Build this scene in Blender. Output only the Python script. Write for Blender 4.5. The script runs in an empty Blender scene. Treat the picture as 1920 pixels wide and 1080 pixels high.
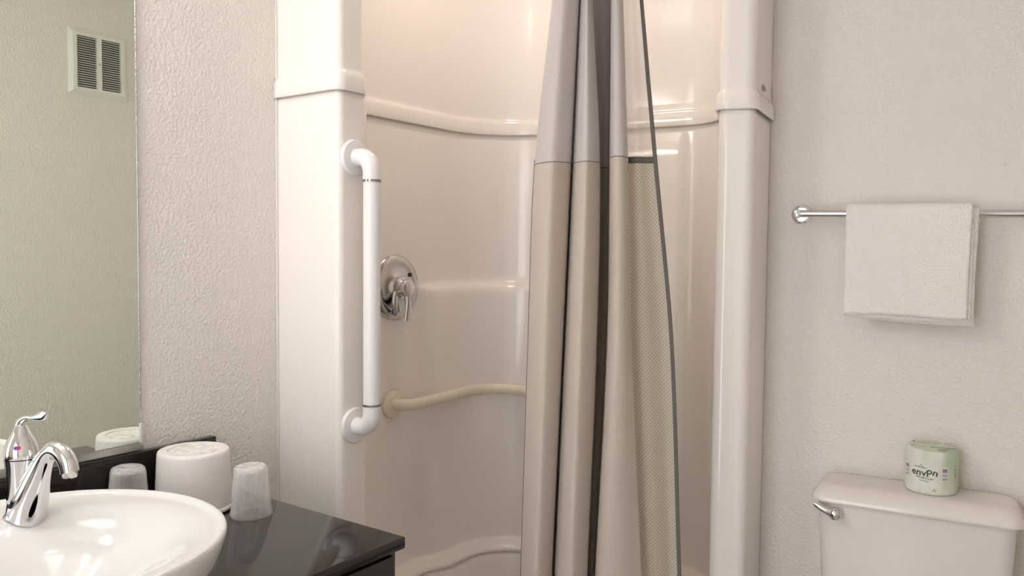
import bpy, bmesh, math, random
from mathutils import Vector, Matrix, noise
random.seed(7)
C = bpy.context.scene.collection
sc = bpy.context.scene
PI = math.pi

# ------------------------------------------------------------------ camera
H = 1.34; F = 1550.0; PITCH = math.radians(2.88); ROLL = 0.0096
cd = bpy.data.cameras.new('camera'); cam = bpy.data.objects.new('camera', cd); C.objects.link(cam)
cd.sensor_width = 36; cd.lens = F/1920*36; cd.clip_start = 0.02
CR = Matrix.Rotation(PI/2-PITCH, 3, 'X') @ Matrix.Rotation(ROLL, 3, 'Z')
cam.matrix_world = Matrix.Translation((0, 0, H)) @ CR.to_4x4()
sc.camera = cam
# ------------------------------------------------------------------ light
w = bpy.data.worlds.new('world'); sc.world = w; w.use_nodes = True
w.node_tree.nodes['Background'].inputs[0].default_value = (.97, .97, 1.0, 1)
w.node_tree.nodes['Background'].inputs[1].default_value = 2.1
VANITY_W = 13.8      # emission of the vanity shades
CEIL_W = 2.3        # emission of the ceiling lamp
SHOWER_W = 31.0      # emission of the warm shower lamp
sc.view_settings.view_transform = 'Standard'; sc.view_settings.look = 'None'
sc.view_settings.exposure = 1.26; sc.view_settings.gamma = 1; sc.view_settings.use_curve_mapping = False
sc.cycles.max_bounces = 10; sc.cycles.diffuse_bounces = 6; sc.cycles.transparent_max_bounces = 16

# ------------------------------------------------------------------ frames of the two walls
A0 = Vector((-.56, 1.98, 0)); AM = math.radians(-35.5)     # left wall: x out of the wall, y along it
R2 = Vector((.692, 2.247, 0)); AT = math.radians(-29)      # right wall: x along it, -y out of it
MM = Matrix.Translation(A0) @ Matrix.Rotation(AM, 4, 'Z')
MT = Matrix.Translation(R2) @ Matrix.Rotation(AT, 4, 'Z')
MMi = MM.inverted(); MTi = MT.inverted()
def M(x, y, z): return MM @ Vector((x, y, z))
def T(x, y, z): return MT @ Vector((x, y, z))
def ray(px, py): return CR @ Vector(((px-960)/F, (540-py)/F, -1))
def at(px, py, Y):
    d = ray(px, py); return Vector((0, 0, H)) + d*(Y/d.y)
def on_T(px, py, y):            # the point of the plane y (right-wall frame) at this spot of the photo
    o = MTi @ Vector((0, 0, H)); d = MTi.to_3x3() @ ray(px, py); return o + d*((y-o.y)/d.y)
def on_M(px, py, x):
    o = MMi @ Vector((0, 0, H)); d = MMi.to_3x3() @ ray(px, py); return o + d*((x-o.x)/d.x)

# ------------------------------------------------------------------ materials
def mat(name, col, rough=.5, metal=0, **k):
    m = bpy.data.materials.new(name); m.use_nodes = True
    b = m.node_tree.nodes['Principled BSDF']
    b.inputs['Base Color'].default_value = (*col, 1); b.inputs['Roughness'].default_value = rough
    b.inputs['Metallic'].default_value = metal
    for a, v in k.items(): b.inputs[a.replace('_', ' ')].default_value = v
    return m
def nd(m, t, **k):
    n = m.node_tree.nodes.new(t)
    for a, v in k.items(): setattr(n, a, v)
    return n
def lk(m, a, b): m.node_tree.links.new(a, b)
def bsdf(m): return m.node_tree.nodes['Principled BSDF']
def bump(m, kind='noise', scale=40, strength=.3, dist=.002, detail=4, coord='Object', ramp=None, stretch=None):
    tc = nd(m, 'ShaderNodeTexCoord'); src = tc.outputs[coord]
    if stretch:
        mp = nd(m, 'ShaderNodeMapping'); mp.inputs['Scale'].default_value = stretch; lk(m, src, mp.inputs[0]); src = mp.outputs[0]
    if kind == 'noise':
        t = nd(m, 'ShaderNodeTexNoise'); t.inputs['Scale'].default_value = scale; t.inputs['Detail'].default_value = detail; out = t.outputs[0]
    else:
        t = nd(m, 'ShaderNodeTexVoronoi'); t.inputs['Scale'].default_value = scale; out = t.outputs[0]
    lk(m, src, t.inputs['Vector'])
    if ramp:
        r = nd(m, 'ShaderNodeValToRGB'); r.color_ramp.elements[0].position = ramp[0]; r.color_ramp.elements[1].position = ramp[1]
        lk(m, out, r.inputs[0]); out = r.outputs[0]
    bp = nd(m, 'ShaderNodeBump'); bp.inputs['Strength'].default_value = strength; bp.inputs['Distance'].default_value = dist
    lk(m, out, bp.inputs['Height'])
    old = bsdf(m).inputs['Normal'].links
    if old: lk(m, old[0].from_socket, bp.inputs['Normal'])
    lk(m, bp.outputs[0], bsdf(m).inputs['Normal'])
    return m
paint = mat('wall_paint', (.79, .745, .70), .55)
bump(paint, 'noise', 125, .50, .0026, 3, ramp=(.42, .62)); bump(paint, 'noise', 210, .4, .0014, 3)
ceil_m = bump(mat('ceiling_paint', (.8, .78, .75), .8), 'noise', 60, .3, .003)
floor_m = bump(mat('floor_tile', (.30, .26, .22), .35), 'noise', 8, .1)
trim_m = mat('trim_paint', (.75, .72, .68), .4)
gel = mat('shower_gelcoat', (.855, .81, .77), .14); gel_n = bump(gel, 'noise', 5, .05, .006, 1)
caulk_m = mat('caulk', (.8, .78, .72), .5)
chrome = mat('chrome', (.72, .72, .73), .06, 1)
chrome_s = mat('satin_chrome', (.60, .585, .57), .14, 1)
gun = mat('dark_chrome', (.32, .31, .31), .15, 1)
mirror_m = mat('mirror_silver', (.90, .96, .88), .0, 1)
edge_m = mat('mirror_edge', (.62, .66, .63), .08, 1); bump(edge_m, 'noise', 90, .8, .004, 2)
chan_m = mat('channel_metal', (.55, .55, .52), .25, 1)
china = mat('white_china', (.76, .745, .75), .08)
china_t = mat('toilet_china', (.76, .71, .675), .12)
nylon = mat('white_nylon', (.78, .765, .77), .25)
beige = mat('beige_enamel', (.78, .72, .60), .2)
plasw = mat('white_plastic', (.84, .80, .79), .35)
grille_m = mat('grille_enamel', (.74, .74, .69), .35)
dark_m = mat('duct_dark', (.05, .05, .045), .8)
granite = mat('black_granite', (.012, .011, .010), .07)
cab_m = mat('black_lacquer', (.008, .008, .008), .12); bump(cab_m, 'noise', 3, .35, .02, 1, stretch=(1, 1, 6))
red_m = mat('red_dot', (.55, .03, .03), .3); blue_m = mat('blue_dot', (.03, .05, .5), .3)
ink = mat('dark_ink', (.035, .06, .05), .6); ink_g = mat('grey_ink', (.30, .25, .27), .6); lab_m = mat('label_white', (.80, .76, .75), .5)
t_ = nd(granite, 'ShaderNodeTexVoronoi'); t_.inputs['Scale'].default_value = 500
r_ = nd(granite, 'ShaderNodeValToRGB'); r_.color_ramp.elements[0].color = (.03, .028, .026, 1); r_.color_ramp.elements[1].color = (.009, .008, .008, 1)
r_.color_ramp.elements[0].position = .05; r_.color_ramp.elements[1].position = .3
c_ = nd(granite, 'ShaderNodeTexCoord'); lk(granite, c_.outputs['Object'], t_.inputs['Vector']); lk(granite, t_.outputs[0], r_.inputs[0]); lk(granite, r_.outputs[0], bsdf(granite).inputs['Base Color'])
terry = mat('terry_cloth', (.93, .885, .845), .95, Sheen_Weight=.3); bump(terry, 'noise', 260, 1.0, .005, 3); bump(terry, 'noise', 40, .35, .006, 3)
# wrapper of the paper roll: patches of pale green on white
wrap_m = mat('printed_wrapper', (.7, .8, .6), .45); t_ = nd(wrap_m, 'ShaderNodeTexNoise'); t_.inputs['Scale'].default_value = 16; t_.inputs['Detail'].default_value = 1
r_ = nd(wrap_m, 'ShaderNodeValToRGB'); r_.color_ramp.elements[0].color = (.72, .73, .66, 1); r_.color_ramp.elements[1].color = (.50, .60, .43, 1)
r_.color_ramp.elements[0].position = .40; r_.color_ramp.elements[1].position = .62
mp = nd(wrap_m, 'ShaderNodeMapping'); mp.inputs['Scale'].default_value = (1.6, 1.6, .35)
c_ = nd(wrap_m, 'ShaderNodeTexCoord'); lk(wrap_m, c_.outputs['Object'], mp.inputs[0]); lk(wrap_m, mp.outputs[0], t_.inputs['Vector']); lk(wrap_m, t_.outputs[0], r_.inputs[0]); lk(wrap_m, r_.outputs[0], bsdf(wrap_m).inputs['Base Color'])
bump(wrap_m, 'noise', 45, .4, .003, 3)
def emis(name, col, s):
    m = mat(name, col, .4); bsdf(m).inputs['Emission Color'].default_value = (*col, 1); bsdf(m).inputs['Emission Strength'].default_value = s; return m
shade_m = emis('lit_vanity_glass', (1, .955, .91), VANITY_W)
dome_m = emis('lit_dome_glass', (1, .97, .93), CEIL_W)
warm_m = emis('lit_shower_lens', (1, .83, .69), SHOWER_W)
# clear thin plastics: part see-through, part glossy, part milky
def thin(name, col, clear, rough=.08, wr=None, edge=.75):
    m = mat(name, col, rough); o = m.node_tree.nodes['Material Output']
    tr = nd(m, 'ShaderNodeBsdfTransparent'); mx = nd(m, 'ShaderNodeMixShader'); lw = nd(m, 'ShaderNodeLayerWeight'); lw.inputs[0].default_value = .35
    mr = nd(m, 'ShaderNodeMapRange'); mr.inputs['To Min'].default_value = 1-clear; mr.inputs['To Max'].default_value = edge
    lk(m, lw.outputs['Facing'], mr.inputs[0]); lk(m, mr.outputs[0], mx.inputs[0]); lk(m, tr.outputs[0], mx.inputs[1]); lk(m, bsdf(m).outputs[0], mx.inputs[2]); lk(m, mx.outputs[0], o.inputs[0])
    if wr: bump(m, 'noise', wr, 1.0, .012, 3, stretch=(1, 1, .35))
    return m
tumbler_m = thin('clear_plastic', (.9, .89, .9), .90, .05, edge=.6)
film_m = thin('cellophane', (.93, .91, .92), .76, .07, 45, .75)
# curtain cloths; the face lit from behind glows through
def cloth(name, col, through, back=None, dots=None, clear=0, grid=None, stripe=0):
    m = mat(name, col, .62, Sheen_Weight=.25); o = m.node_tree.nodes['Material Output']
    tl = nd(m, 'ShaderNodeBsdfTranslucent'); tl.inputs[0].default_value = (*(back or col), 1)
    mx = nd(m, 'ShaderNodeMixShader'); mx.inputs[0].default_value = through
    lk(m, bsdf(m).outputs[0], mx.inputs[1]); lk(m, tl.outputs[0], mx.inputs[2]); out = mx.outputs[0]
    if clear:
        tr = nd(m, 'ShaderNodeBsdfTransparent'); m2 = nd(m, 'ShaderNodeMixShader'); m2.inputs[0].default_value = clear
        lk(m, out, m2.inputs[1]); lk(m, tr.outputs[0], m2.inputs[2]); out = m2.outputs[0]
    lk(m, out, o.inputs[0])
    if grid or dots:
        uv = nd(m, 'ShaderNodeTexCoord'); mp = nd(m, 'ShaderNodeMapping'); s = grid or dots[0]; mp.inputs['Scale'].default_value = (s, s, 1)
        mp.inputs['Rotation'].default_value = (0, 0, PI/4 if dots else 0)
        vo = nd(m, 'ShaderNodeTexVoronoi'); vo.voronoi_dimensions = '2D'; vo.inputs['Randomness'].default_value = 0; vo.inputs['Scale'].default_value = 1
        lk(m, uv.outputs['UV'], mp.inputs[0]); lk(m, mp.outputs[0], vo.inputs['Vector'])
        rp = nd(m, 'ShaderNodeValToRGB'); rp.color_ramp.elements[0].position = .14; rp.color_ramp.elements[1].position = .36; lk(m, vo.outputs[0], rp.inputs[0])
        mc = nd(m, 'ShaderNodeMix', data_type='RGBA'); dc = dots[1] if dots else tuple(c*.86 for c in col)
        mc.inputs['A'].default_value = (*dc, 1); mc.inputs['B'].default_value = (*col, 1)
        lk(m, rp.outputs[0], mc.inputs['Factor']); lk(m, mc.outputs['Result'], bsdf(m).inputs['Base Color'])
        if dots:
            mc2 = nd(m, 'ShaderNodeMix', data_type='RGBA'); mc2.inputs['A'].default_value = (*[c*.5 for c in back], 1); mc2.inputs['B'].default_value = (*back, 1)
            lk(m, rp.outputs[0], mc2.inputs['Factor']); lk(m, mc2.outputs['Result'], tl.inputs[0])
        bp = nd(m, 'ShaderNodeBump'); bp.inputs['Strength'].default_value = .35; bp.inputs['Distance'].default_value = .001
        lk(m, rp.outputs[0], bp.inputs['Height']); lk(m, bp.outputs[0], bsdf(m).inputs['Normal'])
    return m
cl_up = cloth('curtain_top_cloth', (.52, .475, .465), .04)
cl_lo = cloth('curtain_waffle_cloth', (.525, .455, .395), .015, grid=210)
cl_fu = cloth('curtain_sheer_reverse', (.72, .66, .60), .45, clear=.45)
cl_fl = cloth('curtain_waffle_reverse', (.60, .55, .46), .35, back=(.80, .73, .58), dots=(150, (.40, .35, .32)))
cl_hem = mat('curtain_hem', (.13, .115, .105), .8)
cl_stitch = mat('curtain_stitch', (.20, .18, .165), .8)

# ------------------------------------------------------------------ mesh helpers
def obj(name, bm, m, parent=None, mw=None, smooth=True, mods=(), sharp=40):
    me = bpy.data.meshes.new(name)
    bmesh.ops.recalc_face_normals(bm, faces=bm.faces)
    if smooth:
        for f in bm.faces: f.smooth = True
        for e in bm.edges:
            if len(e.link_faces) == 2 and e.calc_face_angle(0) > math.radians(sharp): e.smooth = False
    bm.to_mesh(me); bm.free()
    me.materials.append(m)
    o = bpy.data.objects.new(name, me); C.objects.link(o)
    if parent: o.parent = parent
    if mw is not None: o.matrix_world = mw
    for k, d in mods:
        md = o.modifiers.new(k.lower(), k)
        for a, v in d.items(): setattr(md, a, v)
    return o
def empty(name, mw, label, cat, group=None):
    o = bpy.data.objects.new(name, None); o.empty_display_size = .05; C.objects.link(o); o.matrix_world = mw
    return tag(o, label, cat, group)
def tag(o, label, cat, group=None):
    o['label'] = label; o['category'] = cat
    if group: o['group'] = group
    return o
def struct(o): o['kind'] = 'structure'; return o
def bx(bm, x0, x1, y0, y1, z0, z1, bev=0, seg=3):
    vs = [bm.verts.new((x, y, z)) for x in (x0, x1) for y in (y0, y1) for z in (z0, z1)]
    fs = [bm.faces.new([vs[i] for i in q]) for q in ((0,1,3,2),(4,6,7,5),(0,4,5,1),(2,3,7,6),(0,2,6,4),(1,5,7,3))]
    if bev:
        es = {e for f in fs for e in f.edges}
        bmesh.ops.bevel(bm, geom=list(es), offset=bev, segments=seg, affect='EDGES', profile=.5)
    return bm
def box(*a, **k): return bx(bmesh.new(), *a, **k)
def rings(bm, rs, closed=True, cap0=False, cap1=False):
    vr = [[bm.verts.new(p) for p in r] for r in rs]; n = len(vr[0])
    for a, b in zip(vr, vr[1:]):
        for i in range(n if closed else n-1):
            j = (i+1) % n; bm.faces.new((a[i], a[j], b[j], b[i]))
    if cap0: bm.faces.new(vr[0])
    if cap1: bm.faces.new(vr[-1])
    return vr
def lathe(bm, prof, n=48, o=(0, 0, 0), R=None, fn=None, cap0=True, cap1=True):
    rs = []
    for r, z in prof:
        ring = []
        for i in range(n):
            a = 2*PI*i/n; p = Vector((r*math.cos(a), r*math.sin(a), z))
            if fn: p = fn(p, a, z)
            if R: p = R @ p
            ring.append(p + Vector(o))
        rs.append(ring)
    rings(bm, rs, True, cap0, cap1); return bm
def catmull(pts, k=8):
    P_ = [Vector(p) for p in pts]; P_ = [P_[0]*2-P_[1]] + P_ + [P_[-1]*2-P_[-2]]; out = []
    for i in range(1, len(P_)-2):
        a, b, c, d = P_[i-1:i+3]
        for j in range(k):
            t = j/k; out.append(.5*((2*b)+(c-a)*t+(2*a-5*b+4*c-d)*t*t+(3*b-a-3*c+d)*t**3))
    out.append(P_[-2]); return out
def tube(bm, path, rad, n=20, caps=True, up=(0, 0, 1), flat=None):
    rs = []; u = Vector(up); L = len(path)
    for i, p in enumerate(path):
        t = (path[min(i+1, L-1)]-path[max(i-1, 0)]).normalized()
        s = t.cross(u)
        if s.length < 1e-4: s = t.cross(Vector((1, 0, 0)))
        s.normalize(); v = s.cross(t).normalized()
        if i and s.dot(prev) < 0: s = -s; v = -v
        prev = s
        r = rad(i/(L-1)) if callable(rad) else rad
        ra, rb = r if isinstance(r, tuple) else (r, r)
        rs.append([p + s*ra*math.cos(2*PI*k/n) + v*rb*math.sin(2*PI*k/n) for k in range(n)])
    rings(bm, rs, True, caps, caps); return bm
def fillet(pts, rad, step=.008):
    """2D polyline with rounded vertices, resampled evenly"""
    P2 = [Vector(p) for p in pts]; out = [P2[0]]
    for i in range(1, len(P2)-1):
        p, a, b = P2[i], (P2[i-1]-P2[i]).normalized(), (P2[i+1]-P2[i]).normalized()
        ang = a.angle(b); r = rad[i]; d = r/math.tan(ang/2)
        d = min(d, .48*(P2[i-1]-p).length if i > 1 else .9*(P2[i-1]-p).length, .48*(P2[i+1]-p).length if i < len(P2)-2 else .9*(P2[i+1]-p).length); r = d*math.tan(ang/2)
        c = p+(a+b).normalized()*(r/math.sin(ang/2)); s = p+a*d-c; e = p+b*d-c
        th = s.angle(e); k = 14
        for j in range(k+1):
            q = (s*math.sin(th*(1-j/k))+e*math.sin(th*j/k))/math.sin(th); out.append(c+q)
    out.append(P2[-1])
    res = [out[0]]
    for a, b in zip(out, out[1:]):
        L = (b-a).length; n = max(1, int(L/step))
        for j in range(1, n+1): res.append(a.lerp(b, j/n))
    return res
def smooth(a, b, x):
    t = max(0, min(1, (x-a)/(b-a))); return t*t*(3-2*t)
RZ = lambda a: Matrix.Rotation(a, 4, 'Z')

# ------------------------------------------------------------------ the room
BW = 1.80; YB = -2.35; ZC = 2.44
def ang(p): return (MMi @ p)
cornerT = None
# left wall (frame M): in front of the shower, and set back where the stall stands against it
struct(obj('wall_left', bx(box(-.10, 0, YB, 0, 0, ZC), -.16, -.05, 0, 1.1, 0, ZC), paint, mw=MM.copy(), smooth=False))
struct(obj('wall_right', bx(box(0, 1.25, 0, .10, 0, ZC), -1.05, 0, .05, .16, 0, ZC), paint, mw=MT.copy(), smooth=False))
struct(obj('wall_opposite', box(BW, BW+.1, YB, 1.12, 0, ZC), paint, mw=MM.copy(), smooth=False))
bm = box(-.1, .55, YB-.1, YB, 0, ZC); bx(bm, 1.45, BW+.1, YB-.1, YB, 0, ZC); bx(bm, .55, 1.45, YB-.1, YB, 2.08, ZC)
struct(obj('wall_entry', bm, paint, mw=MM.copy(), smooth=False))
bm = bx(bx(box(.50, .55, YB-.11, YB+.012, 0, 2.13), 1.45, 1.50, YB-.11, YB+.012, 0, 2.13), .50, 1.50, YB-.11, YB+.012, 2.08, 2.13)
struct(obj('trim_1', bm, trim_m, mw=MM.copy(), smooth=False))
struct(obj('floor', box(-.2, BW+.2, YB-.1, 1.2, -.05, 0), floor_m, mw=MM.copy(), smooth=False))
struct(obj('ceiling', box(-.2, BW+.2, YB-.1, 1.2, ZC, ZC+.05), ceil_m, mw=MM.copy(), smooth=False))
struct(obj('baseboard_left', box(0, .012, YB, -.66 + .0, 0, .09, bev=.004), trim_m, mw=MM.copy()))
struct(obj('baseboard_right', box(.02, .90, -.012, 0, 0, .09, bev=.004), trim_m, mw=MT.copy()))
struct(obj('baseboard_opposite', box(BW-.012, BW, YB, .98, 0, .09, bev=.004), trim_m, mw=MM.copy()))

# ------------------------------------------------------------------ lamps of the room (above the frame)
LY = -1.05
v = empty('vanity_light', MM @ Matrix.Translation((0, LY, 2.12)), 'chrome vanity light with three lit glass shades above the mirror', 'light')
obj('back_plate', box(0, .02, -.30, .30, -.05, .05, bev=.006), chrome, v)
for k in (-.2, 0, .2):
    a = obj('lamp_arm', tube(bmesh.new(), catmull([(0.02, k, 0), (.07, k, .01), (.105, k, -.01), (.11, k, -.03)]), .008), chrome, v)
    obj('lamp_shade', lathe(bmesh.new(), [(.02, -.03), (.035, -.035), (.05, -.07), (.058, -.12), (.05, -.14)], 32, (.11, k, 0)), shade_m, v)
v = empty('ceiling_light', MM @ Matrix.Translation((.34, -.56, ZC)), 'round lit ceiling lamp over the end of the vanity', 'light')
obj('lamp_base', lathe(bmesh.new(), [(.17, 0), (.17, -.02), (.16, -.025)], 48), chrome, v)
obj('lamp_dome', lathe(bmesh.new(), [(.15, -.02), (.145, -.045), (.12, -.07), (.07, -.088), (.01, -.092)], 48), dome_m, v)
pc = at(1000, 0, 2.25)
v = empty('shower_light', Matrix.Translation((-.02, 2.12, ZC)), 'round recessed warm lamp in the ceiling over the shower', 'light')
obj('lamp_ring', lathe(bmesh.new(), [(.085, 0), (.095, -.004), (.095, -.008), (.075, -.010)], 48), plasw, v)
obj('lamp_lens', lathe(bmesh.new(), [(.075, -.006), (.06, -.012), (.01, -.014)], 48), warm_m, v)

# ------------------------------------------------------------------ shower stall
def m2(x, y): p = M(x, y, 0); return Vector((p.x, p.y))
def t2(x, y): p = T(x, y, 0); return Vector((p.x, p.y))
Wc = Vector((-.078, 2.672))       # where the two inner walls would meet
cols = dict(A0=m2(0.001, 0), A1=m2(.2125, -.002))
R0 = Vector((.512, 2.075)); R1 = Vector((.588, 2.052)); RE = t2(-.002, -.002)
def plan(b, rb, rc):
    return fillet([cols['A0'], cols['A1'], m2(.2125, b), m2(.006, .165), Wc, t2(-.115, -.012), R0, R1, RE],
                  [0, .013, rb, rc, .23, .13, .02, .024, 0], .009)
PB = plan(.066, .018, .04); PA = plan(.092, .05, .10)
def norms(P2):
    out = []
    for i in range(len(P2)):
        d = (P2[min(i+1, len(P2)-1)]-P2[max(i-1, 0)]).normalized(); out.append(Vector((d.y, -d.x)))
    return out
def surround(P2, rows):
    N = norms(P2); bm = bmesh.new(); rs = []
    for z, fn in rows:
        rs.append([(p.x+n.x*fn(p), p.y+n.y*fn(p), z) for p, n in zip(P2, N)])
    rings(bm, rs, False); return bm
def inside(p):      # 1 on the inner walls, 0 on the two front columns
    m = MMi @ Vector((p.x, p.y, 0)); t = MTi @ Vector((p.x, p.y, 0))
    return smooth(.08, .17, m.y) * (1-smooth(-.16, -.11, t.x))
def shelf(p):
    m = MMi @ Vector((p.x, p.y, 0)); t = MTi @ Vector((p.x, p.y, 0))
    return smooth(.475, .56, m.y) * (1-smooth(-.50, -.42, t.x))
def panel(p):
    m = MMi @ Vector((p.x, p.y, 0)); t = MTi @ Vector((p.x, p.y, 0))
    return (smooth(-.44, -.43, t.x)) * (1-smooth(-.237, -.228, t.x)) if m.y > .3 else 0
def c(v): return lambda p: v
st = empty('shower_stall', Matrix.Translation((.1, 1.95, 0)), 'cream glossy moulded neo-angle shower stall in the corner behind the curtain', 'shower stall')
inv = st.matrix_world.inverted()
def shape(base, ws, wl, wp):
    return lambda p: base + ws*shelf(p) + wl*inside(p) + wp*panel(p)
rows = [(.02, shape(0, .03, .080, .0)), (.20, shape(0, .03, .066, 0)), (.30, shape(0, .03, .058, 0)), (.384, shape(0, .03, .050, 0)), (.390, shape(0, .03, .046, 0)), (.392, shape(0, .03, .039, 0)), (.396, shape(0, .03, .039, 0)), (.398, shape(0, .03, .048, 0)), (.401, shape(0, .03, .051, 0)),
        (.405, shape(0, .03, .051, 0)), (.409, shape(0, .03, .048, 0)), (.413, shape(0, .03, .042, 0)), (.416, shape(0, .03, .036, 0)), (.419, shape(0, .03, .022, 0)), (.421, shape(0, .03, .010, 0)), (.425, shape(0, .03, .003, 0)), (.432, shape(0, .03, 0, 0)), (.46, shape(0, .03, 0, .004))]
for z in (.6, .8, 1.0, 1.15, 1.19): rows.append((z, shape(0, .03, 0, .008)))
for z, s in ((1.205, .029), (1.214, .025), (1.219, .019), (1.222, .012), (1.226, .005), (1.236, .001), (1.26, 0)): rows.append((z, shape(0, s, 0, .008)))
for z in (1.4, 1.6): rows.append((z, shape(0, 0, 0, .008)))
rows += [(1.645, shape(0, 0, 0, .008)), (1.665, c(0)), (1.69, c(0))]
def put(o): o.matrix_parent_inverse = inv; return o
put(obj('lower_surround', surround(PA, rows), gel, st, mods=[('SOLIDIFY', dict(thickness=.003, offset=1 if False else -1))], sharp=60))
ZB = 1.683
up = [(ZB+.006, 0.0), (ZB+.0005, .008), (ZB, .0105), (ZB+.0015, .0122), (ZB+.004, .013), (ZB+.02, .0128), (ZB+.034, .0120), (ZB+.040, .0105), (ZB+.044, .0080), (ZB+.047, .005), (ZB+.052, .0038), (ZB+.066, .0035), (1.9, .004), (2.1, .004), (2.26, .004)]
up += [(2.265, -.0), (2.262, -.02)]
put(obj('upper_surround', surround(PB, [(z, c(o_)) for z, o_ in up]), gel, st, mods=[('SOLIDIFY', dict(thickness=.003, offset=-1))], sharp=60))
bm = bmesh.new(); vs = [bm.verts.new((p.x, p.y, .055)) for p in PA[int(len(PA)*.12):int(len(PA)*.86)]]; bm.faces.new(vs)
put(obj('shower_pan', bm, gel, st, smooth=False))
a, b = m2(.2155, .02), R0
d = (b-a).normalized(); nn = Vector((d.y, -d.x)); bm = bmesh.new()
prof = [(-.0, .0), (.0, .095), (.012, .108), (.03, .112), (-.05, .112), (-.07, .1), (-.08, .05)]
prof = [(.03, .01), (.03, .095), (.022, .107), (.01, .112), (-.04, .112), (-.06, .1), (-.07, .05)]
rings(bm, [[(q.x+nn.x*o_, q.y+nn.y*o_, z) for o_, z in prof] for q in (a, a.lerp(b, .5), b)], True, True, True)
put(obj('threshold', bm, gel, st))
# small maker's mark moulded on the right column
p0 = on_T(1432, 153, 0)
bm = bmesh.new(); q0 = R1.lerp(RE, .48); dv = (RE-R1).normalized(); nv = Vector((dv.y, -dv.x))
for k in range(5):
    for (da, db, za, zb) in (((0, .003, 0, .014), (.003, .006, .010, .014), (.003, .006, 0, .004)) if k % 2 else ((0, .0025, 0, .014), (.0045, .007, 0, .014), (.0025, .0045, .006, .009))):
        cs = []
        for (s_, z_) in ((da, za), (db, za), (db, zb), (da, zb)):
            q = q0+dv*(k*.0095+s_-.02)+nv*.0048; cs.append(bm.verts.new((q.x, q.y, 1.745+z_)))
        bm.faces.new(cs)
put(obj('maker_mark', bm, ink_g, st, smooth=False))
struct(obj('trim_2', box(-.004, .003, -.006, .001, .1, 2.3), caulk_m, mw=MM.copy(), smooth=False))

# ------------------------------------------------------------------ shower hardware
def disc(bm, c_, axis, prof, n=40):
    R = Vector((0, 0, 1)).rotation_difference(Vector(axis)).to_matrix()
    lathe(bm, prof, n, c_, R); return bm
# white vertical grab bar
g = empty('grab_bar', MM @ Matrix.Translation((.2135, .041, .925)), 'white upright grab bar with elbow ends on the left column of the shower', 'grab bar')
ZT = .612; OF = .058; GR = .0195
for zz, sgn in ((0, 1), (ZT, -1)):
    obj('flange', disc(bmesh.new(), (0, 0, zz), (1, 0, 0), [(.0405, 0), (.0415, .002), (.0415, .007), (.039, .010), (.030, .011), (.0215, .0115)]), nylon, g)
    pa = [Vector((.009, 0, zz)), Vector((.018, 0, zz))]
    for k in range(13):
        t = PI/2*k/12; pa.append(Vector((OF-.034+.034*math.sin(t), 0, zz+sgn*(.034-.034*math.cos(t)))))
    pa.append(Vector((OF, 0, zz+sgn*.052)))
    obj('elbow', tube(bmesh.new(), pa, .0205, 28), nylon, g)
    obj('collar', tube(bmesh.new(), [Vector((OF, 0, zz+sgn*.0515)), Vector((OF, 0, zz+sgn*.0562))], .0214, 28), gun, g)
obj('bar', tube(bmesh.new(), [Vector((OF, 0, .0550)), Vector((OF, 0, ZT/2)), Vector((OF, 0, ZT-.0550))], GR, 28), nylon, g)
# mixing valve
pv = on_M(743, 539, .012)
vv = empty('shower_valve', MM @ Matrix.Translation((.0065, pv.y, pv.z)), 'round chrome shower mixing valve with lever on the inner left wall', 'faucet')
obj('escutcheon', disc(bmesh.new(), (0, 0, 0), (1, 0, 0), [(.090, 0), (.0905, .003), (.088, .007), (.080, .0105), (.070, .012), (.066, .0105), (.056, .010), (.036, .016), (.03, .022)], 64), chrome_s, vv)
obj('hub', disc(bmesh.new(), (.010, 0, 0), (1, 0, 0), [(.030, 0), (.031, .006), (.027, .008), (.027, .013), (.030, .015), (.030, .018), (.024, .020), (.0235, .028)]), chrome, vv)
obj('handle', disc(bmesh.new(), (.034, 0, 0), (1, 0, 0), [(.019, 0), (.0225, .002), (.0235, .006), (.0235, .017), (.0215, .021), (.014, .0235), (.003, .024)]), chrome, vv)
bm = bmesh.new()
tube(bm, catmull([(.046, .0, -.012), (.047, .002, -.035), (.048, .004, -.060), (.051, .008, -.088)]), lambda t: (.012-.004*math.sin(PI*t)+.012*t*t, .009-.004*t), 20, up=(1, 0, 0))
obj('lever', bm, chrome, vv)
obj('diverter', tube(bmesh.new(), catmull([(.028, -.022, -.012), (.03, -.028, -.035), (.026, -.016, -.066)]), lambda t: (.011+.005*t, .006), 16, up=(1, 0, 0)), chrome, vv)
obj('temperature_mark', disc(bmesh.new(), (.0095, -.012, -.067), (1, 0, 0), [(.010, 0), (.010, .003)], 24), blue_m, vv)
obj('stop_pin', disc(bmesh.new(), (.007, .050, .034), (1, 0, 0), [(.006, 0), (.006, .006)], 16), dark_m, vv)
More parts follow.
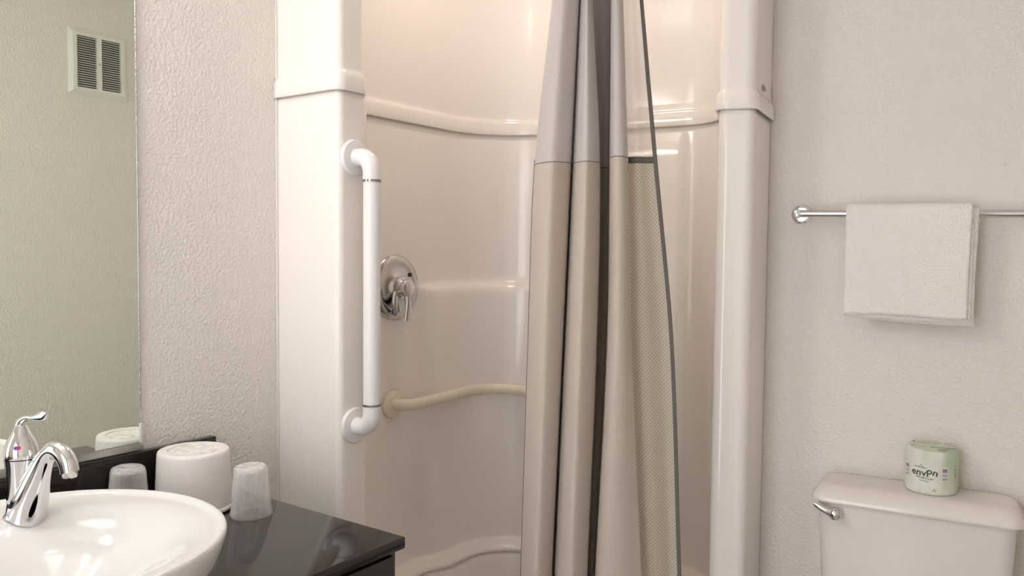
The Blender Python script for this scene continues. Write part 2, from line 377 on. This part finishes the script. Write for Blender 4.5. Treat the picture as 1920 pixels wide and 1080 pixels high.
# beige bar that follows the inner wall
zb = on_M(738, 758, .012).z; yb = on_M(738, 758, .012).y
inner = fillet([m2(.058, yb-.05), m2(.058, yb+.02), Vector((-.078, 2.60)), t2(-.62, -.075), t2(-.45, -.075)], [0, .05, .26, .05, 0], .012)
i0 = next(i for i, p in enumerate(inner) if (MMi @ Vector((p.x, p.y, 0))).y > yb+.045)
fl = M(.0065, yb, zb); gb = empty('grab_rail', Matrix.Translation(fl), 'beige curved grab rail running low along the inner shower wall', 'grab bar')
gi = gb.matrix_world.inverted()
path = [M(.010, yb, zb), M(.028, yb+.003, zb), M(.046, yb+.014, zb)] + [Vector((p.x, p.y, zb)) for p in inner[i0::3]]
path = catmull(path, 3)
o = obj('rail', tube(bmesh.new(), path, .0165, 24), beige, gb); o.matrix_parent_inverse = gi
o = obj('flange', disc(bmesh.new(), M(.0065, yb, zb), (MM.to_3x3() @ Vector((1, 0, 0))), [(.0395, 0), (.040, .003), (.038, .007), (.026, .011), (.018, .012)]), beige, gb); o.matrix_parent_inverse = gi
pe = t2(-.45, -.012); pq = t2(-.45, -.075)
o = obj('rail_end', tube(bmesh.new(), [Vector((pq.x, pq.y, zb)), Vector((pe.x, pe.y, zb))], .0165, 24), beige, gb); o.matrix_parent_inverse = gi

# ------------------------------------------------------------------ shower curtain on its rod
CY = 1.93; KY = (0, 300, 640, 1080)
KZ = [at(1130, y, CY).z for y in KY]
ctl = [  # photo x of each fold line at the four heights, depth
 ((1034, 1003, 990.5, 977), .012), ((1040, 1010, 998, 985), -.014), ((1056, 1035, 1022, 1006), -.048), ((1076, 1062, 1048, 1027), -.020),
 ((1083.5, 1070, 1055.5, 1036), .01), ((1082, 1070, 1055.5, 1036), .05), ((1087, 1073, 1059, 1040), .10), ((1087.5, 1074, 1060, 1041.5), .045), ((1087, 1075.5, 1061.5, 1043.5), .005), ((1093, 1084, 1072, 1054), -.026), ((1099, 1099, 1090, 1073), -.048),
 ((1106, 1116, 1112, 1094), -.018), ((1109, 1124, 1120, 1104), .02), ((1105, 1116, 1112, 1096), .09), ((1120, 1127, 1123, 1104), .20), ((1140, 1144, 1141, 1120), .20), ((1150, 1153, 1150, 1128), .09),
 ((1143, 1142, 1139, 1119), .015), ((1145, 1146, 1145, 1124), -.014), ((1151, 1156, 1157, 1143), -.028), ((1159, 1168, 1172, 1175), -.024), ((1165, 1176, 1185, 1207), .0)]
flap = [((1160, 1170, 1178, 1196), .028), ((1166, 1177, 1187, 1208), .046), ((1178, 1194, 1212, 1236), .032), ((1188, 1210, 1238, 1262), .040), ((1196, 1223.5, 1257, 1276), .034)]
hem = [((1196, 1223.5, 1257, 1276), .0335), ((1203, 1231, 1264, 1283.5), .030)]
def lag(xs, z):           # smooth interpolation over height, extended below and above the four levels
    zz = [-z_ for z_ in KZ]; t = -z
    if t <= zz[0]: i = 0
    elif t >= zz[-1]: i = 2
    else: i = max(k for k in range(3) if t >= zz[k])
    def slope(k):
        if k == 0: return (xs[1]-xs[0])/(zz[1]-zz[0])
        if k == 3: return (xs[3]-xs[2])/(zz[3]-zz[2])
        return (xs[k+1]-xs[k-1])/(zz[k+1]-zz[k-1])
    h = zz[i+1]-zz[i]; u = (t-zz[i])/h
    if u < 0: return xs[0]+slope(0)*(t-zz[0])
    if u > 1: return xs[3]+slope(3)*.4*(t-zz[3])
    return (2*u**3-3*u**2+1)*xs[i]+(u**3-2*u*u+u)*h*slope(i)+(-2*u**3+3*u*u)*xs[i+1]+(u**3-u*u)*h*slope(i+1)
def cpoint(cp, z):
    px = lag([ (x-960+ROLL*(y-540))/F*(CY) * (1) for x, y in zip(cp[0], KY)], z)
    sp = .65 + .35*smooth(2.1, 1.2, z)
    return Vector((px*(1+cp[1]*sp/CY) , CY+cp[1]*sp, z))
def sheet(ctrl, zs, k=6, wav=.0025):
    """grid with uv; zs = function of column fraction -> list of heights"""
    bm = bmesh.new(); uvl = bm.loops.layers.uv.new('uv'); nc = (len(ctrl)-1)*k+1; cols_ = []
    rows_ = []
    nr = len(zs(0))
    for r in range(nr):
        line = []
        zc = [zs(i/(len(ctrl)-1))[r] for i in range(len(ctrl))]
        pts = catmull([cpoint(cp, z) for cp, z in zip(ctrl, zc)], k)
        L = 0; prev = None
        for p in pts:
            if prev is not None: L += (p-prev).length
            prev = p.copy()
            q = p + Vector((0, wav*noise.noise(Vector((p.x*14, 3.1, p.z*5))), 0))
            vtx = bm.verts.new(q); line.append((vtx, L, p.z))
        rows_.append(line)
    for a, b in zip(rows_, rows_[1:]):
        for i in range(len(a)-1):
            f = bm.faces.new((a[i][0], a[i+1][0], b[i+1][0], b[i][0]))
            for l, (_, u_, z_) in zip(f.loops, (a[i], a[i+1], b[i+1], b[i])): l[uvl].uv = (u_, z_)
    return bm
SE = KZ[1]
def seam(f): return SE - .012 + .016*smooth(0, 1, f) + .003*math.sin(f*9)
def lin(a, b, n): return [a+(b-a)*i/(n-1) for i in range(n)]
cu = empty('shower_curtain', Matrix.Translation((.2, CY, 0)), 'taupe shower curtain gathered in folds across the shower opening', 'curtain')
ci = cu.matrix_world.inverted()
def cput(o): o.matrix_parent_inverse = ci; return o
ZTOP = 2.065
cput(obj('upper_panel', sheet(ctl, lambda f: lin(ZTOP, seam(f), 30)), cl_up, cu, sharp=80)); 
cput(obj('lower_panel', sheet(ctl, lambda f: lin(seam(f), .10, 60)), cl_lo, cu, sharp=80))
fs = SE+.004
cput(obj('upper_flap', sheet(flap, lambda f: lin(ZTOP, fs+.004, 30)), cl_fu, cu, sharp=80))
cput(obj('lower_flap', sheet(flap, lambda f: lin(fs-.004, .10, 60)), cl_fl, cu, sharp=80))
off = lambda ctrl, d: [(x, y-d) for x, y in ctrl]
cput(obj('flap_band', sheet(off(flap[1:], .0015), lambda f: [fs+.0075, fs, fs-.0075]), cl_hem, cu, sharp=80, mods=[('SOLIDIFY', dict(thickness=.0015))]))
cput(obj('edge_hem', sheet(off(hem, .001), lambda f: lin(ZTOP, .10, 80), 3), cl_hem, cu, sharp=80, mods=[('SOLIDIFY', dict(thickness=.002))]))
cput(obj('seam_stitching', sheet(off(ctl, .0008), lambda f: [seam(f)+.0012, seam(f)-.0012]), cl_stitch, cu, sharp=80))
lh = [((1031.5, 1001.5, 989, 975.5), .013), ((1033.5, 1003.5, 991, 978), .0105)]
cput(obj('edge_stitching', sheet(lh, lambda f: lin(SE, .10, 40), 3), cl_stitch, cu, sharp=80))
ra = Vector((-.345, 1.87, 2.10)); rb = Vector((.56, 2.055, 2.10))
rod = empty('curtain_rod', Matrix.Translation(ra), 'chrome curtain rod across the top of the shower opening', 'rod'); ri = rod.matrix_world.inverted()
o = obj('rod', tube(bmesh.new(), [ra, ra.lerp(rb, .5), rb], .0125, 24), chrome, rod); o.matrix_parent_inverse = ri
for q, s in ((ra, 1), (rb, -1)):
    o = obj('end_flange', disc(bmesh.new(), q, (rb-ra)*s, [(.03, -.012), (.03, 0), (.016, .012)]), chrome, rod); o.matrix_parent_inverse = ri
dr = (rb-ra).normalized()
for k in range(8):
    x_ = .10+.018*k; q = ra + dr*((x_-ra.x)/dr.x)
    rg = [q + Vector((0, math.cos(t)*.021, math.sin(t)*.025-.010)) for t in [2*PI*i/24 for i in range(25)]]
    cput(obj('ring', tube(bmesh.new(), rg, .0015, 8, up=(1, 0, 0)), chrome, cu))

# ------------------------------------------------------------------ mirror, backsplash, counter
CZ = .803; CE = -.176; CF = .578; CB = -1.62
mi = empty('wall_mirror', MM @ Matrix.Translation((0, -.95, .918)), 'large frameless wall mirror above the black backsplash', 'mirror')
y1 = on_M(262, 600, .006).y + .95
obj('mirror_glass', box(.001, .006, CB+.95, y1-.002, .004, 1.35), mirror_m, mi, smooth=False)
obj('polished_edge', box(.0005, .0066, y1-.0022, y1+.0006, .004, 1.35, bev=.0006), edge_m, mi)
obj('mirror_channel', bx(box(.0, .0095, CB+.95, y1+.002, -.003, 0), .0075, .0095, CB+.95, y1+.002, 0, .011), chan_m, mi, smooth=False)
obj('mirror_clip', box(.0, .010, y1-.003, y1+.002, .004, .052, bev=.001), thin('clip_plastic', (.9, .9, .9), .5), mi)
bs = tag(obj('backsplash', box(0, .02, CB, CE-.012, CZ, CZ+.110, bev=.0015), granite, mw=MM.copy()), 'low black polished stone backsplash under the mirror', 'backsplash')
ct = tag(obj('countertop', box(.001, CF, CB, CE, CZ-.022, CZ, bev=.003), granite, mw=MM.copy()), 'black polished stone vanity countertop carrying the white basin', 'countertop')
cb = empty('vanity_cabinet', MM @ Matrix.Translation((0, 0, 0)), 'black lacquered vanity cabinet under the stone countertop', 'cabinet')
obj('body', box(.003, CF-.022, CB+.01, CE-.004, .09, CZ-.0225, bev=.002), cab_m, cb)
obj('toe_kick', box(.003, CF-.09, CB+.01, CE-.01, 0, .09), cab_m, cb)
for k in range(3):
    ya = CB+.02+k*.47
    obj('door', box(CF-.022, CF-.006, ya, ya+.46, .10, CZ-.03, bev=.003), cab_m, cb)
    # handle
# ------------------------------------------------------------------ basin
SX, SY, SR, SZ = .343, -.712, .262, .900
ba = empty('wash_basin', MM @ Matrix.Translation((SX, SY, CZ)), 'round white china vessel basin on the black countertop', 'sink')
hz = SZ-CZ; bm = bmesh.new(); NR, NA = 30, 96; rs = []
def bowl(r, a):
    x, y = r*math.cos(a), r*math.sin(a)
    # inner bowl, an ellipse shifted to the front, leaving a deck for the faucet at the back
    xx = (x-.035)/.205; yy = y/.238
    q = math.sqrt(xx*xx+yy*yy)
    d = -.112*(1-smooth(.0, 1.0, q)**.9) if q < 1 else 0
    return hz-.007+d
for i in range(NR):
    r = .006+(SR-.016-.006)*i/(NR-1); rs.append([Vector((r*math.cos(2*PI*k/NA), r*math.sin(2*PI*k/NA), bowl(r, 2*PI*k/NA))) for k in range(NA)])
for r, z in ((SR-.012, hz-.0045), (SR-.009, hz-.001), (SR-.005, hz), (SR-.002, hz-.0015), (SR, hz-.006), (SR-.003, hz-.02), (SR-.012, hz-.045), (SR-.026, hz-.07), (SR-.045, hz-.092), (SR-.052, .0)):
    rs.append([Vector((r*math.cos(2*PI*k/NA), r*math.sin(2*PI*k/NA), z)) for k in range(NA)])
rings(bm, rs, True, True, True)
obj('bowl', bm, china, ba, sharp=70)
obj('drain', lathe(bmesh.new(), [(.03, 0), (.03, .002), (.024, .004), (.004, .005)], 32, (.035, 0, bowl(0.035, 0)+.001)), chrome, ba)
# ------------------------------------------------------------------ faucet
pf = MMi @ (Vector((0, 0, H)) + ray(45, 966)*((SZ-.006-H)/ray(45, 966).z))
fa = empty('basin_faucet', MM @ Matrix.Translation((pf.x, pf.y, SZ-.0072)) @ RZ(math.radians(14)), 'chrome single lever faucet standing on the white basin rim', 'faucet')
obj('body', lathe(bmesh.new(), [(.029, 0), (.030, .003), (.026, .010), (.0235, .03), (.0235, .06), (.0250, .085), (.0265, .096)], 40, (-.002, 0, 0)), chrome, fa)
obj('lever_dome', lathe(bmesh.new(), [(.0262, .0975), (.0268, .100), (.0262, .110), (.022, .124), (.015, .137), (.0105, .146), (.008, .150)], 40, (-.002, 0, 0)), chrome, fa)
obj('spout', tube(bmesh.new(), catmull([(.004, 0, 0), (.018, 0, .035), (.034, 0, .072), (.052, 0, .103), (.070, 0, .116), (.088, 0, .112), (.100, 0, .098), (.104, 0, .084)]),
    lambda t: (.031-.016*smooth(0, .5, t), .029-.0155*smooth(0, .45, t)), 32, up=(0, 1, 0)), chrome, fa)
obj('aerator', lathe(bmesh.new(), [(.0105, .076), (.0115, .078), (.0115, .090)], 28, (.1035, 0, 0)), chrome_s, fa)
obj('lever', tube(bmesh.new(), catmull([(-.010, 0, .140), (-.004, 0, .155), (.010, 0, .163), (.026, 0, .164), (.044, 0, .168), (.056, 0, .174)]),
    lambda t: (.0085-.0045*smooth(0, .5, t)+.005*smooth(.55, .85, t)-.004*smooth(.85, 1, t), .006-.003*t), 20, up=(0, 1, 0)), chrome, fa)
for nm, mm_, sy in (('hot_mark', red_m, 1), ('cold_mark', blue_m, -1)):
    q = Matrix.Rotation(math.radians(-52+sy*4), 4, 'Z')
    o = obj(nm, disc(bmesh.new(), (q @ Vector((.0235, 0, 0)))+Vector((-.002, 0, .117)), q @ Vector((1, 0, .45)), [(.0035, 0), (.0035, .0016)], 16), mm_, fa)
# ------------------------------------------------------------------ things on the counter
def cup(x, y, label, rot):
    e = empty('drinking_cup', MM @ Matrix.Translation((x, y, CZ)) @ RZ(rot), label, 'cup', 'wrapped cups on the vanity')
    obj('tumbler', lathe(bmesh.new(), [(.0375, .001), (.0385, .003), (.0375, .006), (.0345, .012), (.030, .085), (.028, .091), (.024, .093), (.0235, .088), (.005, .087)], 48, cap0=False), tumbler_m, e)
    def cr(p, a, z):
        k = 1+.045*noise.noise(Vector((p.x*60+x*9, p.y*60, z*28)))+.03*noise.noise(Vector((p.x*150, p.y*150+x*5, z*60)))
        return Vector((p.x*k, p.y*k, z))
    pr = [(.0405, .0005), (.041, .004), (.0395, .010), (.0385, .018), (.0375, .03), (.0365, .042), (.0355, .055), (.0345, .068), (.0335, .08), (.033, .089), (.031, .0955), (.027, .099), (.018, .1005), (.008, .0985)]
    obj('wrapper', lathe(bmesh.new(), pr, 72, cap0=False, fn=cr), film_m, e, sharp=30)
cup(.247, -.268, 'clear film-wrapped cup upside down in front of the white bucket', .4)
cup(.068, -.420, 'clear film-wrapped cup upside down against the backsplash behind the basin', 2.2)
bk = empty('ice_bucket', MM @ Matrix.Translation((.122, -.312, CZ)), 'white plastic ice bucket turned upside down beside the wrapped cup', 'bucket')
obj('shell', lathe(bmesh.new(), [(.073, .0005), (.0765, .002), (.077, .006), (.0755, .0085), (.0742, .0095), (.0725, .05), (.0705, .09), (.0692, .114), (.0685, .1185), (.0665, .121), (.063, .1215), (.052, .1215), (.0505, .121), (.0495, .118), (.047, .1175), (.010, .1175)], 72), plasw, bk)
bm = bmesh.new(); lathe(bm, [(.044, .1178), (.043, .1195), (.034, .121), (.02, .1225), (.006, .121)], 48, fn=lambda p, a, z: Vector((p.x, p.y, z+.004*noise.noise(Vector((p.x*60, p.y*60, 1))))), cap0=False)
obj('liner_film', bm, film_m, bk, sharp=20)

# ------------------------------------------------------------------ towel bar and towel
pl = on_T(1503, 402, -.001); BY = -.062
b0 = on_T(1510, 400.3, BY); b1 = on_T(1905, 400.3, BY)
tb = empty('towel_bar', MT @ Matrix.Translation((pl.x, 0, pl.z)), 'polished chrome towel bar on the right wall above the toilet', 'towel bar')
slope = (b1.z-b0.z)/(b1.x-b0.x); LB = .635
dz0 = b0.z-pl.z
for xx in (0, LB):
    zz = dz0+slope*xx
    obj('flange', disc(bmesh.new(), (xx, 0, zz), (0, -1, 0), [(.0245, 0), (.0255, .003), (.0245, .0065), (.020, .008), (.0185, .006), (.012, .0065)]), chrome, tb)
    obj('post', disc(bmesh.new(), (xx, 0, zz), (0, -1, 0), [(.011, .004), (.0105, .03), (.0115, .05), (.0115, .068), (.008, .074), (.002, .0755)]), chrome, tb)
obj('bar', tube(bmesh.new(), [Vector((0, BY, dz0)), Vector((LB/2, BY, dz0+slope*LB/2)), Vector((LB, BY, dz0+slope*LB))], .0097, 24), chrome, tb)
def barz(x): return b0.z+slope*(x-b0.x)
def drape(xl, xr, rad, front, back, seed, gap=0):
    """xl,xr: [top,bottom] x of the two side edges; front(x01), back(x01) = height of the lower edges"""
    bm = bmesh.new(); NX, NV = 44, 34; rs = []
    for i in range(NX+1):
        f = i/NX; line = []
        zf, zbk = front(f), back(f)
        xt = xl[0]+(xr[0]-xl[0])*f; xb = xl[1]+(xr[1]-xl[1])*f; zc = barz(xt)
        pts = []
        for j in range(NV): t = j/NV; pts.append((BY-rad-gap*(1-t)*.6, zf+(zc-zf)*t))
        for j in range(13): a = PI*j/12; pts.append((BY-rad*math.cos(a), zc+rad*math.sin(a)))
        for j in range(1, 20): t = j/19; pts.append((BY+rad, zc+(zbk-zc)*t))
        for (y_, z_) in pts:
            g_ = smooth(zc, zc-.2, z_); x_ = xt+(xb-xt)*g_
            w_ = .0022*noise.noise(Vector((x_*11, seed, z_*6)))*g_*(1 if y_ < BY else .3)+.0007*noise.noise(Vector((x_*60, seed, z_*60)))
            line.append(Vector((x_, y_+w_, z_)))
        rs.append(line)
    rings(bm, rs, False); return bm
def TX(px, py, y=BY-.02): return on_T(px, py, y)
tw = empty('hand_towel', MT @ Matrix.Translation((0, 0, 0)), 'white terry towel folded over the chrome towel bar', 'towel')
xl = (TX(1587, 390).x, TX(1582, 590).x)
s1 = drape(xl, (TX(1824, 385).x, TX(1813, 600).x), .0225, lambda f: TX(1582, 590).z*(1-f)+TX(1813, 600).z*f+.0035*math.sin(f*PI)+.002*math.sin(f*6), lambda f: 1.24, 3.)
obj('outer_fold', s1, terry, tw, mods=[('SOLIDIFY', dict(thickness=.0042, offset=0))], sharp=80)
s2 = drape((xl[0]+.004, xl[1]+.003), (TX(1828, 388).x, TX(1820, 604).x), .0165, lambda f: TX(1584, 592).z*(1-f)+TX(1820, 606).z*f-.003*math.sin(f*PI), lambda f: 1.235, 5.)
obj('middle_fold', s2, terry, tw, mods=[('SOLIDIFY', dict(thickness=.0034, offset=0))], sharp=80)
s3 = drape((xl[0]+.006, xl[1]+.012), (TX(1836, 392).x, TX(1825, 604).x), .0115, lambda f: TX(1586, 593).z*(1-f)+TX(1825, 613).z*f-.004*math.sin(f*PI), lambda f: 1.225, 9.)
obj('inner_fold', s3, terry, tw, mods=[('SOLIDIFY', dict(thickness=.0032, offset=0))], sharp=80)

# ------------------------------------------------------------------ toilet
LT = .758
ll = on_T(1527, 932, -.175); lr = on_T(1916, 989, -.175)
X0, X1 = .155, .611; D = .178; XC = (X0+X1)/2
to = empty('toilet', MT @ Matrix.Translation((XC, 0, 0)), 'cream china toilet with flush tank against the right wall', 'toilet')
def rrect(hx, y0, y1, r, z, n=8):
    out = []
    for cx_, cy_, a0 in ((hx-r, y1-r, 0), (-hx+r, y1-r, PI/2), (-hx+r, y0+r, PI), (hx-r, y0+r, 3*PI/2)):
        for k in range(n+1): a = a0+PI/2*k/n; out.append(Vector((cx_+r*math.cos(a), cy_+r*math.sin(a), z)))
    return out
HX = (X1-X0)/2; bm = bmesh.new()
rings(bm, [rrect(HX-.036, -D+.04, -.016, .03, .36), rrect(HX-.030, -D+.032, -.014, .035, .40), rrect(HX-.022, -D+.024, -.012, .035, .55), rrect(HX-.014, -D+.014, -.010, .035, LT-.039)], True, True, True)
obj('tank', bm, china_t, to, sharp=60)
bm = bmesh.new()
rings(bm, [rrect(HX-.006, -D+.006, -.008, .03, LT-.038), rrect(HX-.001, -D+.001, -.004, .032, LT-.037), rrect(HX, -D, -.003, .033, LT-.033), rrect(HX-.002, -D+.003, -.003, .033, LT-.024),
           rrect(HX-.008, -D+.012, -.004, .032, LT-.014), rrect(HX-.016, -D+.024, -.006, .030, LT-.005), rrect(HX-.024, -D+.034, -.010, .028, LT-.001), rrect(HX-.034, -D+.046, -.018, .024, LT), rrect(.06, -.11, -.07, .012, LT)], True, True, True)
obj('tank_lid', bm, china_t, to, sharp=60)
pb = on_T(1566, 963, -D-.002); px_ = pb.x-XC
fh = obj('flush_lever', tube(bmesh.new(), catmull([(px_, -D-.008, pb.z), (px_-.014, -D-.012, pb.z+.006), (px_-.032, -D-.013, pb.z+.013), (px_-.047, -D-.012, pb.z+.021)]), lambda t: (.0105-.003*t-.003*smooth(.9, 1, t), .008-.002*t), 20, up=(0, 1, 0)), chrome, to)
obj('lever_boss', disc(bmesh.new(), (px_, -D+.014, pb.z), (0, -1, 0), [(.014, 0), (.015, .010), (.0158, .020), (.0135, .029), (.0075, .034), (.001, .0355)], 32), chrome, to)
def oval(cy_, rx, ry, z, n=40): return [Vector((rx*math.cos(2*PI*k/n), cy_+ry*math.sin(2*PI*k/n)*(1 if math.sin(2*PI*k/n) < 0 else .8), z)) for k in range(n)]
bm = bmesh.new(); rings(bm, [oval(-.32, .11, .20, 0), oval(-.32, .10, .19, .05), oval(-.33, .105, .20, .18), oval(-.38, .16, .27, .32), oval(-.40, .18, .29, .37), oval(-.40, .18, .29, .385), oval(-.40, .14, .24, .385), oval(-.40, .11, .19, .30), oval(-.40, .04, .07, .22)], True, True, True)
bx(bm, -.11, .11, -.26, -.03, .20, .365, bev=.02)
obj('bowl', bm, china_t, to)
bm = bmesh.new(); rings(bm, [oval(-.40, .183, .29, .386), oval(-.40, .188, .296, .395), oval(-.40, .186, .293, .412), oval(-.40, .17, .275, .420), oval(-.40, .02, .03, .424)], True, True, True)
obj('seat_cover', bm, china_t, to)
# paper roll
rp_ = MTi @ (Vector((0, 0, H)) + ray(1744, 908)*((LT-H)/ray(1744, 908).z))
RR, RH = .0585, .106
pr = empty('toilet_paper_roll', MT @ Matrix.Translation((rp_.x+.003, -.0655, LT)) @ RZ(math.radians(26)), 'toilet paper roll in pale green printed wrapper on the tank lid', 'toilet paper')
def crink(p, a, z):
    k = 1+.012*noise.noise(Vector((p.x*40, p.y*40, z*22))); zz = z
    if z > RH-.004: zz = z+.0015*noise.noise(Vector((p.x*90, p.y*90, 5)))
    return Vector((p.x*k, p.y*k, zz))
obj('wrapper', lathe(bmesh.new(), [(RR-.003, .0005), (RR-.0005, .003), (RR, .008), (RR, .02), (RR, .04), (RR, .06), (RR, .08), (RR, RH-.006), (RR-.002, RH-.001), (RR-.008, RH+.001), (.045, RH+.0012), (.03, RH+.001), (.022, RH), (.012, RH-.003), (.004, RH-.004)], 96, fn=crink), wrap_m, pr, sharp=50)
def text_mesh(s, size):
    cu_ = bpy.data.curves.new('t', 'FONT'); cu_.body = s; cu_.size = size; cu_.offset = .014*size; cu_.align_x = 'CENTER'; cu_.resolution_u = 3
    o_ = bpy.data.objects.new('t', cu_); C.objects.link(o_); bpy.context.view_layer.update()
    me = bpy.data.meshes.new_from_object(o_.evaluated_get(bpy.context.evaluated_depsgraph_get())); bpy.data.objects.remove(o_); bpy.data.curves.remove(cu_)
    return me
def wrapped(bm, pts2, faces, a0, z0, r=RR+.0009, rot=0):
    vs = []
    for (x_, y_) in pts2:
        xr = x_*math.cos(rot)-y_*math.sin(rot); yr = x_*math.sin(rot)+y_*math.cos(rot)
        a = a0+xr/r; vs.append(bm.verts.new((r*math.cos(a), r*math.sin(a), z0+yr)))
    for f in faces: bm.faces.new([vs[i] for i in f])
def quad(bm, a0, z0, w_, h_, r=RR+.0009, rot=0, n=6):
    pts2 = [(-w_/2+w_*i/n, -h_/2) for i in range(n+1)]+[(-w_/2+w_*i/n, h_/2) for i in range(n+1)]
    wrapped(bm, pts2, [(i, i+1, n+2+i, n+1+i) for i in range(n)], a0, z0, r, rot)
AF = -PI/2+math.radians(-26)+math.radians(-14)      # side of the roll that faces the room
def put_text(bm, s, size, a0, z0, sx=1, rot=0):
    me = text_mesh(s, size); wrapped(bm, [(v.co.x*sx, v.co.y) for v in me.vertices], [tuple(p.vertices) for p in me.polygons], a0, z0, rot=rot); bpy.data.meshes.remove(me)
bm = bmesh.new()
put_text(bm, 'envi', .022, AF-.16, .046, 1.15, -.06); put_text(bm, 'on', .022, AF+.29, .050, 1.15, -.22)
for k, (s_, w_) in enumerate((('100% RECYCLED', .05),)): put_text(bm, s_, .0055, AF+.02, .039, 1.0, -.08)
quad(bm, AF+.02, .034, .022, .001, rot=-.08); quad(bm, AF-.14, .0655, .030, .0012, rot=-.06)
for a_, z_ in ((AF-.10, .067), (AF+.40, .011)):
    for s_, e_ in ((-.0045, -.0015), (.0015, .0045)): wrapped(bm, [(s_, 0), (e_, 0), ((s_+e_)/2, .003)], [(0, 1, 2)], a_, z_)
    wrapped(bm, [(-.002, .0035), (.002, .0035), (0, .0065)], [(0, 1, 2)], a_, z_)
obj('printed_words', bm, ink, pr, smooth=False)
for a_ in (AF-.78, AF+.78):
    bl = bmesh.new(); bb = bmesh.new()
    quad(bl, a_, .053, .017, .034, RR+.0008)
    quad(bb, a_, .062, .012, .009, RR+.0013)
    for z_ in (.0535, .051, .0485, .0435, .0415, .0395): quad(bb, a_, z_, .0125, .0013, RR+.0013)
    lp = obj('label_patch', bl, lab_m, pr, smooth=False); obj('barcode', bb, ink_g, lp, smooth=False)
for a_ in (AF-1.35, AF+1.30):
    bb = bmesh.new()
    for z_ in (.064, .06, .056, .052, .048, .044): quad(bb, a_, z_, .006, .0022, RR+.0009)
    obj('side_print', bb, ink_g, pr, smooth=False)
bm = bmesh.new()
def top_put(bm, pts2, faces, cx_, cy_, rot):
    vs = [bm.verts.new((cx_+x_*math.cos(rot)-y_*math.sin(rot), cy_+x_*math.sin(rot)+y_*math.cos(rot), RH+.0040)) for x_, y_ in pts2]
    for f in faces: bm.faces.new([vs[i] for i in f])
me = text_mesh('envision', .017)
for (rr, a_) in ((.036, AF+1.05),):
    top_put(bm, [(v.co.x, v.co.y) for v in me.vertices], [tuple(p.vertices) for p in me.polygons], rr*math.cos(a_), rr*math.sin(a_), -.25)
bpy.data.meshes.remove(me)
for (rr, a_, w_, h_, ro_) in ((.047, AF+.85, .03, .0022, .1), (.052, AF+.7, .022, .002, .1), (.045, AF-.9, .016, .003, .5), (.050, AF-1.9, .014, .003, .9), (.030, AF-1.6, .018, .002, -.2),
                               (.050, AF+2.6, .022, .003, .2), (.044, AF+2.1, .020, .003, -.5), (.036, AF+3.0, .012, .002, .3), (.030, AF-.5, .012, .002, -.6)):
    top_put(bm, [(-w_/2, -h_/2), (w_/2, -h_/2), (w_/2, h_/2), (-w_/2, h_/2)], [(0, 1, 2, 3)], rr*math.cos(a_), rr*math.sin(a_), ro_)
obj('top_print', bm, ink, pr, smooth=False)

# ------------------------------------------------------------------ vent on the opposite wall (seen in the mirror)
ve = empty('air_vent', MM @ Matrix.Translation((BW, .522, 2.07)) @ RZ(PI), 'white louvred wall vent seen in the mirror', 'vent')
vw, vh = .123, .131; bm = bmesh.new()
def ringrect(w_, h_, x_): return [Vector((x_, -w_, -h_)), Vector((x_, w_, -h_)), Vector((x_, w_, h_)), Vector((x_, -w_, h_))]
rings(bm, [ringrect(vw, vh, 0), ringrect(vw, vh, .004), ringrect(vw-.016, vh-.016, .013), ringrect(vw-.032, vh-.028, .013), ringrect(vw-.032, vh-.028, .002)], True)
obj('vent_frame', bm, grille_m, ve, smooth=False)
obj('centre_bar', box(.002, .0125, -.010, .010, -vh+.028, vh-.028), grille_m, ve, smooth=False)
obj('duct_backing', box(.0005, .002, -vw+.03, vw-.03, -vh+.026, vh-.026), dark_m, ve, smooth=False)
obj('centre_screw', disc(bmesh.new(), (.0125, 0, 0), (1, 0, 0), [(.004, 0), (.003, .002)], 16), chrome_s, ve)
nl = 22; sl = 2*(vh-.030)/nl
for a_, b_ in ((-vw+.032, -.010), (.010, vw-.032)):
    bm = bmesh.new()
    for k in range(nl):
        z_ = -vh+.030+sl*(k+.5)
        vs = [bm.verts.new(p) for p in ((.0035, a_, z_+.003), (.0035, b_, z_+.003), (.012, b_, z_-.0022), (.012, a_, z_-.0022), (.0035, a_, z_+.0042), (.0035, b_, z_+.0042), (.0124, b_, z_-.0012), (.0124, a_, z_-.0012))]
        for q in ((0,1,2,3), (4,5,6,7), (3,2,6,7), (0,1,5,4)): bm.faces.new([vs[i] for i in q])
    obj('louvres', bm, grille_m, ve, smooth=False)
